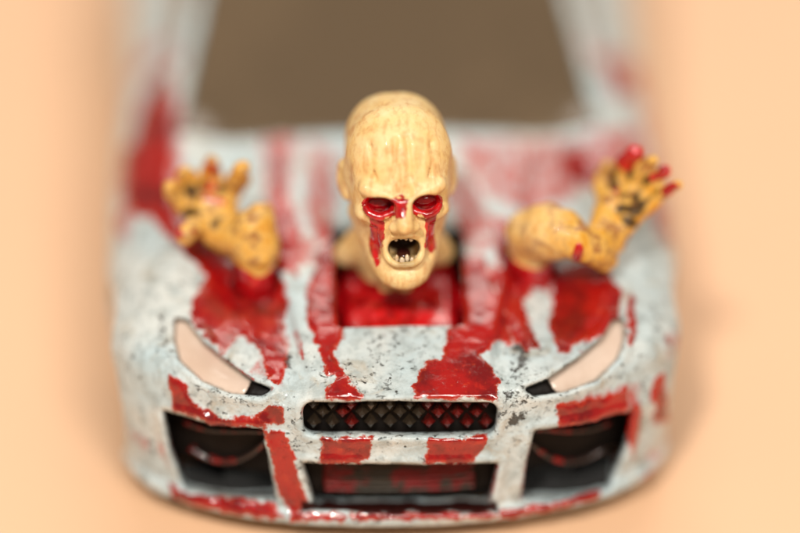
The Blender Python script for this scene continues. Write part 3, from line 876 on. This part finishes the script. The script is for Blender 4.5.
# blood traced on the face, in the head's own x,z
def head_poly(pts):
    out = []
    for p in pts:
        h = Zf.hit(*p)
        if h is not None:
            l = to_head(h); out.append((l[0], l[2]))
    return out
FACE = [[(365, 203), (369, 212), (382, 218), (396, 218), (406, 218), (408, 200), (402, 194), (394, 198), (380, 197), (368, 197)],
        [(369, 210), (385, 214), (385, 234), (381, 250), (380, 262), (377, 269), (374, 262), (369, 246), (370, 232)],
        [(414, 204), (418, 213), (427, 218), (438, 212), (442, 200), (436, 196), (424, 198)],
        [(423, 212), (437, 211), (434, 230), (436, 248), (430, 253), (424, 247), (426, 232)]]
hb = np.full(len(zv), -2.0)
facing = -zn[:, 1] > 0.05
for p in FACE:
    pl = head_poly(p)
    m = inhead & facing & (hl_[:, 1] < -1.5)
    hb[m] = np.maximum(hb[m], -sdpoly(hl_[m, 0], hl_[m, 2], pl))
for s in (-1, 1):
    e = np.sqrt(((hl_[:, 0] - s * 1.30) / 0.95) ** 2 + ((hl_[:, 2] + 0.66) / 0.70) ** 2)
    hb = np.where(inhead & (e < 1.05) & (hl_[:, 1] > -3.75) & (hl_[:, 1] < -2.0), np.maximum(hb, 0.3), hb)
chest = (zv[:, 2] - (11.55 - 0.16 * (zv[:, 1] - 10) + 0.35 * noise(zv, 0.9)))
core = (np.abs(zv[:, 0]) < 5.2)
hb = np.where(core & ~inhead, np.maximum(hb, np.clip(-chest, -2, 1)), hb)
armz = np.where(~core & (zv[:, 2] < 12.5 + 0.5 * noise(zv, 0.8)), 0.3, -2.0)  # blood on the lower arms, also painting in the dark shadow there
hb = np.maximum(hb, armz)
# bloodied fingertips of the raised hand, and a few spots on the other
def spot(c, r):
    global hb
    hb = np.maximum(hb, r - np.linalg.norm(zv - c, axis=1) + 0.35 * noise(zv, 1.6))
def smear(a, b, r):
    global hb
    a = PH(*a); b = PH(*b); ba = b - a
    t = np.clip((zv - a) @ ba / (ba @ ba), 0, 1)
    hb = np.maximum(hb, r - np.linalg.norm(zv - a - t[:, None] * ba, axis=1) + 0.4 * noise(zv, 1.5))
smear((626, 160, 3.0), (638, 152, 2.4), 0.5); smear((652, 178, 2.2), (667, 170, 1.8), 0.42); smear((668, 188, 2.0), (680, 186, 1.6), 0.4); smear((618, 186, 3.4), (612, 210, 2.8), 0.12); smear((212, 186, 5.0), (212, 170, 4.4), 0.42)
smear((576, 259, 2.6), (587, 249, 2.0), 0.30); spot(PH(*FINGL[4][0][-1]), 0.5); smear((204, 200, 4.2), (222, 202, 4.2), 0.10)
handm = np.clip((np.abs(zv[:, 0]) - 4.5) * 2, 0, 1) * np.where(zv[:, 0] > 0, 0.45 + 0.55 * sstep(8.5, 10.8, zv[:, 0]), 0.9)
# dark wash the maker ran between the fingers; shade painted inside the mouth
ink_shade = np.zeros(len(zv))
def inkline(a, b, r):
    global ink_shade
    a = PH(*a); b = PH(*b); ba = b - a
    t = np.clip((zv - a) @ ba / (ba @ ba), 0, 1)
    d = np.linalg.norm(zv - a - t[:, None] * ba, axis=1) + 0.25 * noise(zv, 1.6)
    ink_shade = np.maximum(ink_shade, 0.92 * (1 - sstep(r * 0.5, r, d)))
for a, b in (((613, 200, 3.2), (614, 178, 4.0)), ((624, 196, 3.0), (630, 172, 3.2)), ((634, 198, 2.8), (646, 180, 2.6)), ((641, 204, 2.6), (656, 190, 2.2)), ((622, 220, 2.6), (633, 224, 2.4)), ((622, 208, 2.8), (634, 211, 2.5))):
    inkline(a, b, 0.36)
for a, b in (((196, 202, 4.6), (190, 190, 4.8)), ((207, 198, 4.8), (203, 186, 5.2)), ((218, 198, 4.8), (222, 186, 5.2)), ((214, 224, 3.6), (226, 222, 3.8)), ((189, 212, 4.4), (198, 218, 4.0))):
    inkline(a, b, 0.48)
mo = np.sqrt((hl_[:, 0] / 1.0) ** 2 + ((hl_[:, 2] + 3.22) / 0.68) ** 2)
ink_shade = np.maximum(ink_shade, inhead * (hl_[:, 1] > -3.6) * (hl_[:, 1] < -1.5) * (1 - sstep(0.85, 1.05, mo)))  # shade of the open mouth put into the colour
lip = np.exp(-((hl_[:, 0]) / 0.95) ** 4 - ((hl_[:, 2] + 4.1) / 0.24) ** 2) * inhead * (hl_[:, 1] < -3.0)
ink_shade = np.maximum(ink_shade, 0.5 * lip * (0.7 + 0.5 * noise(zv, 2.0)))
rough_hand = np.clip((np.abs(zv[:, 0]) - 5.5), 0, 1) * (0.13 * noise(zv, 0.75) + 0.09 * noise(zv, 1.7))
zv = zv + zn * (rough_hand + 0.05 * sstep(-0.05, 0.15, hb) + 0.03 * noise(zv, 1.1) + 0.012 * noise(zv, 3.0))[:, None]

ZB = (0.0, 10.35, 2.5)
zom = empty('zombie_figurine', ZB)
tag(zom, 'bald yellow zombie figurine screaming with bleeding eyes, arms thrust through a car bonnet', 'figurine')
def zpart(name, v, q, mat, parent=None):
    return link(name, mesh_np(name, (np.asarray(v) - np.array(ZB)) * MM, np.asarray(q)), parent or zom, mat)
body = zpart('body', zv, zq, M_SKIN)
for n_, a_ in (('blood', np.clip(hb, -2, 1)), ('hand', handm), ('stain_shade', ink_shade)): set_attr(body.data, n_, a_)

def blob(name, prims, mat, c, r, h=0.05):
    """small part shaped in the head's own axes"""
    g = Field(np.array(c) - r, np.array(c) + r, h)
    for fn, cc, rr, k, neg in prims: g.add(fn, cc, rr, k, neg)
    v, q = g.nets()
    v = relax(v, q, 1)
    w = HC + v @ RH.T
    return zpart(name, w, q, mat)
for s in (-1, 1):
    blob('eye', [(ellip((s * 1.30, -2.72, -0.70), (0.78, 0.42, 0.60)), (s * 1.30, -3.02, -0.6), 0.7, 0.1, False)], M_EYE, (s * 1.30, -2.9, -0.65), 1.1)
for nm, zz, yy, hh, n in (('upper_tooth', -2.62, -3.30, 0.20, 4), ('lower_tooth', -3.96, -3.60, 0.24, 6)):
    for i in range(n):
        x = (i - (n - 1) / 2) * 0.29
        dzt = 0.10 * float(rng.standard_normal()) * (1.0 if nm == 'upper_tooth' else 0.6)
        blob(nm, [(ellip((x, yy + 0.45 * x * x, zz + dzt), (0.145 + 0.02 * float(rng.standard_normal()), 0.12, hh)), (x, yy, zz), 0.4, 0.05, False)], M_TEETH, (x, yy, zz), 0.5, 0.04)  # crooked row
blob('tongue', [(ellip((0, -2.75, -3.75), (0.45, 0.75, 0.2)), (0, -2.75, -3.75), 0.8, 0.1, False)], M_MOUTH, (0, -2.75, -3.75), 1.0)
print('verts', len(zv))
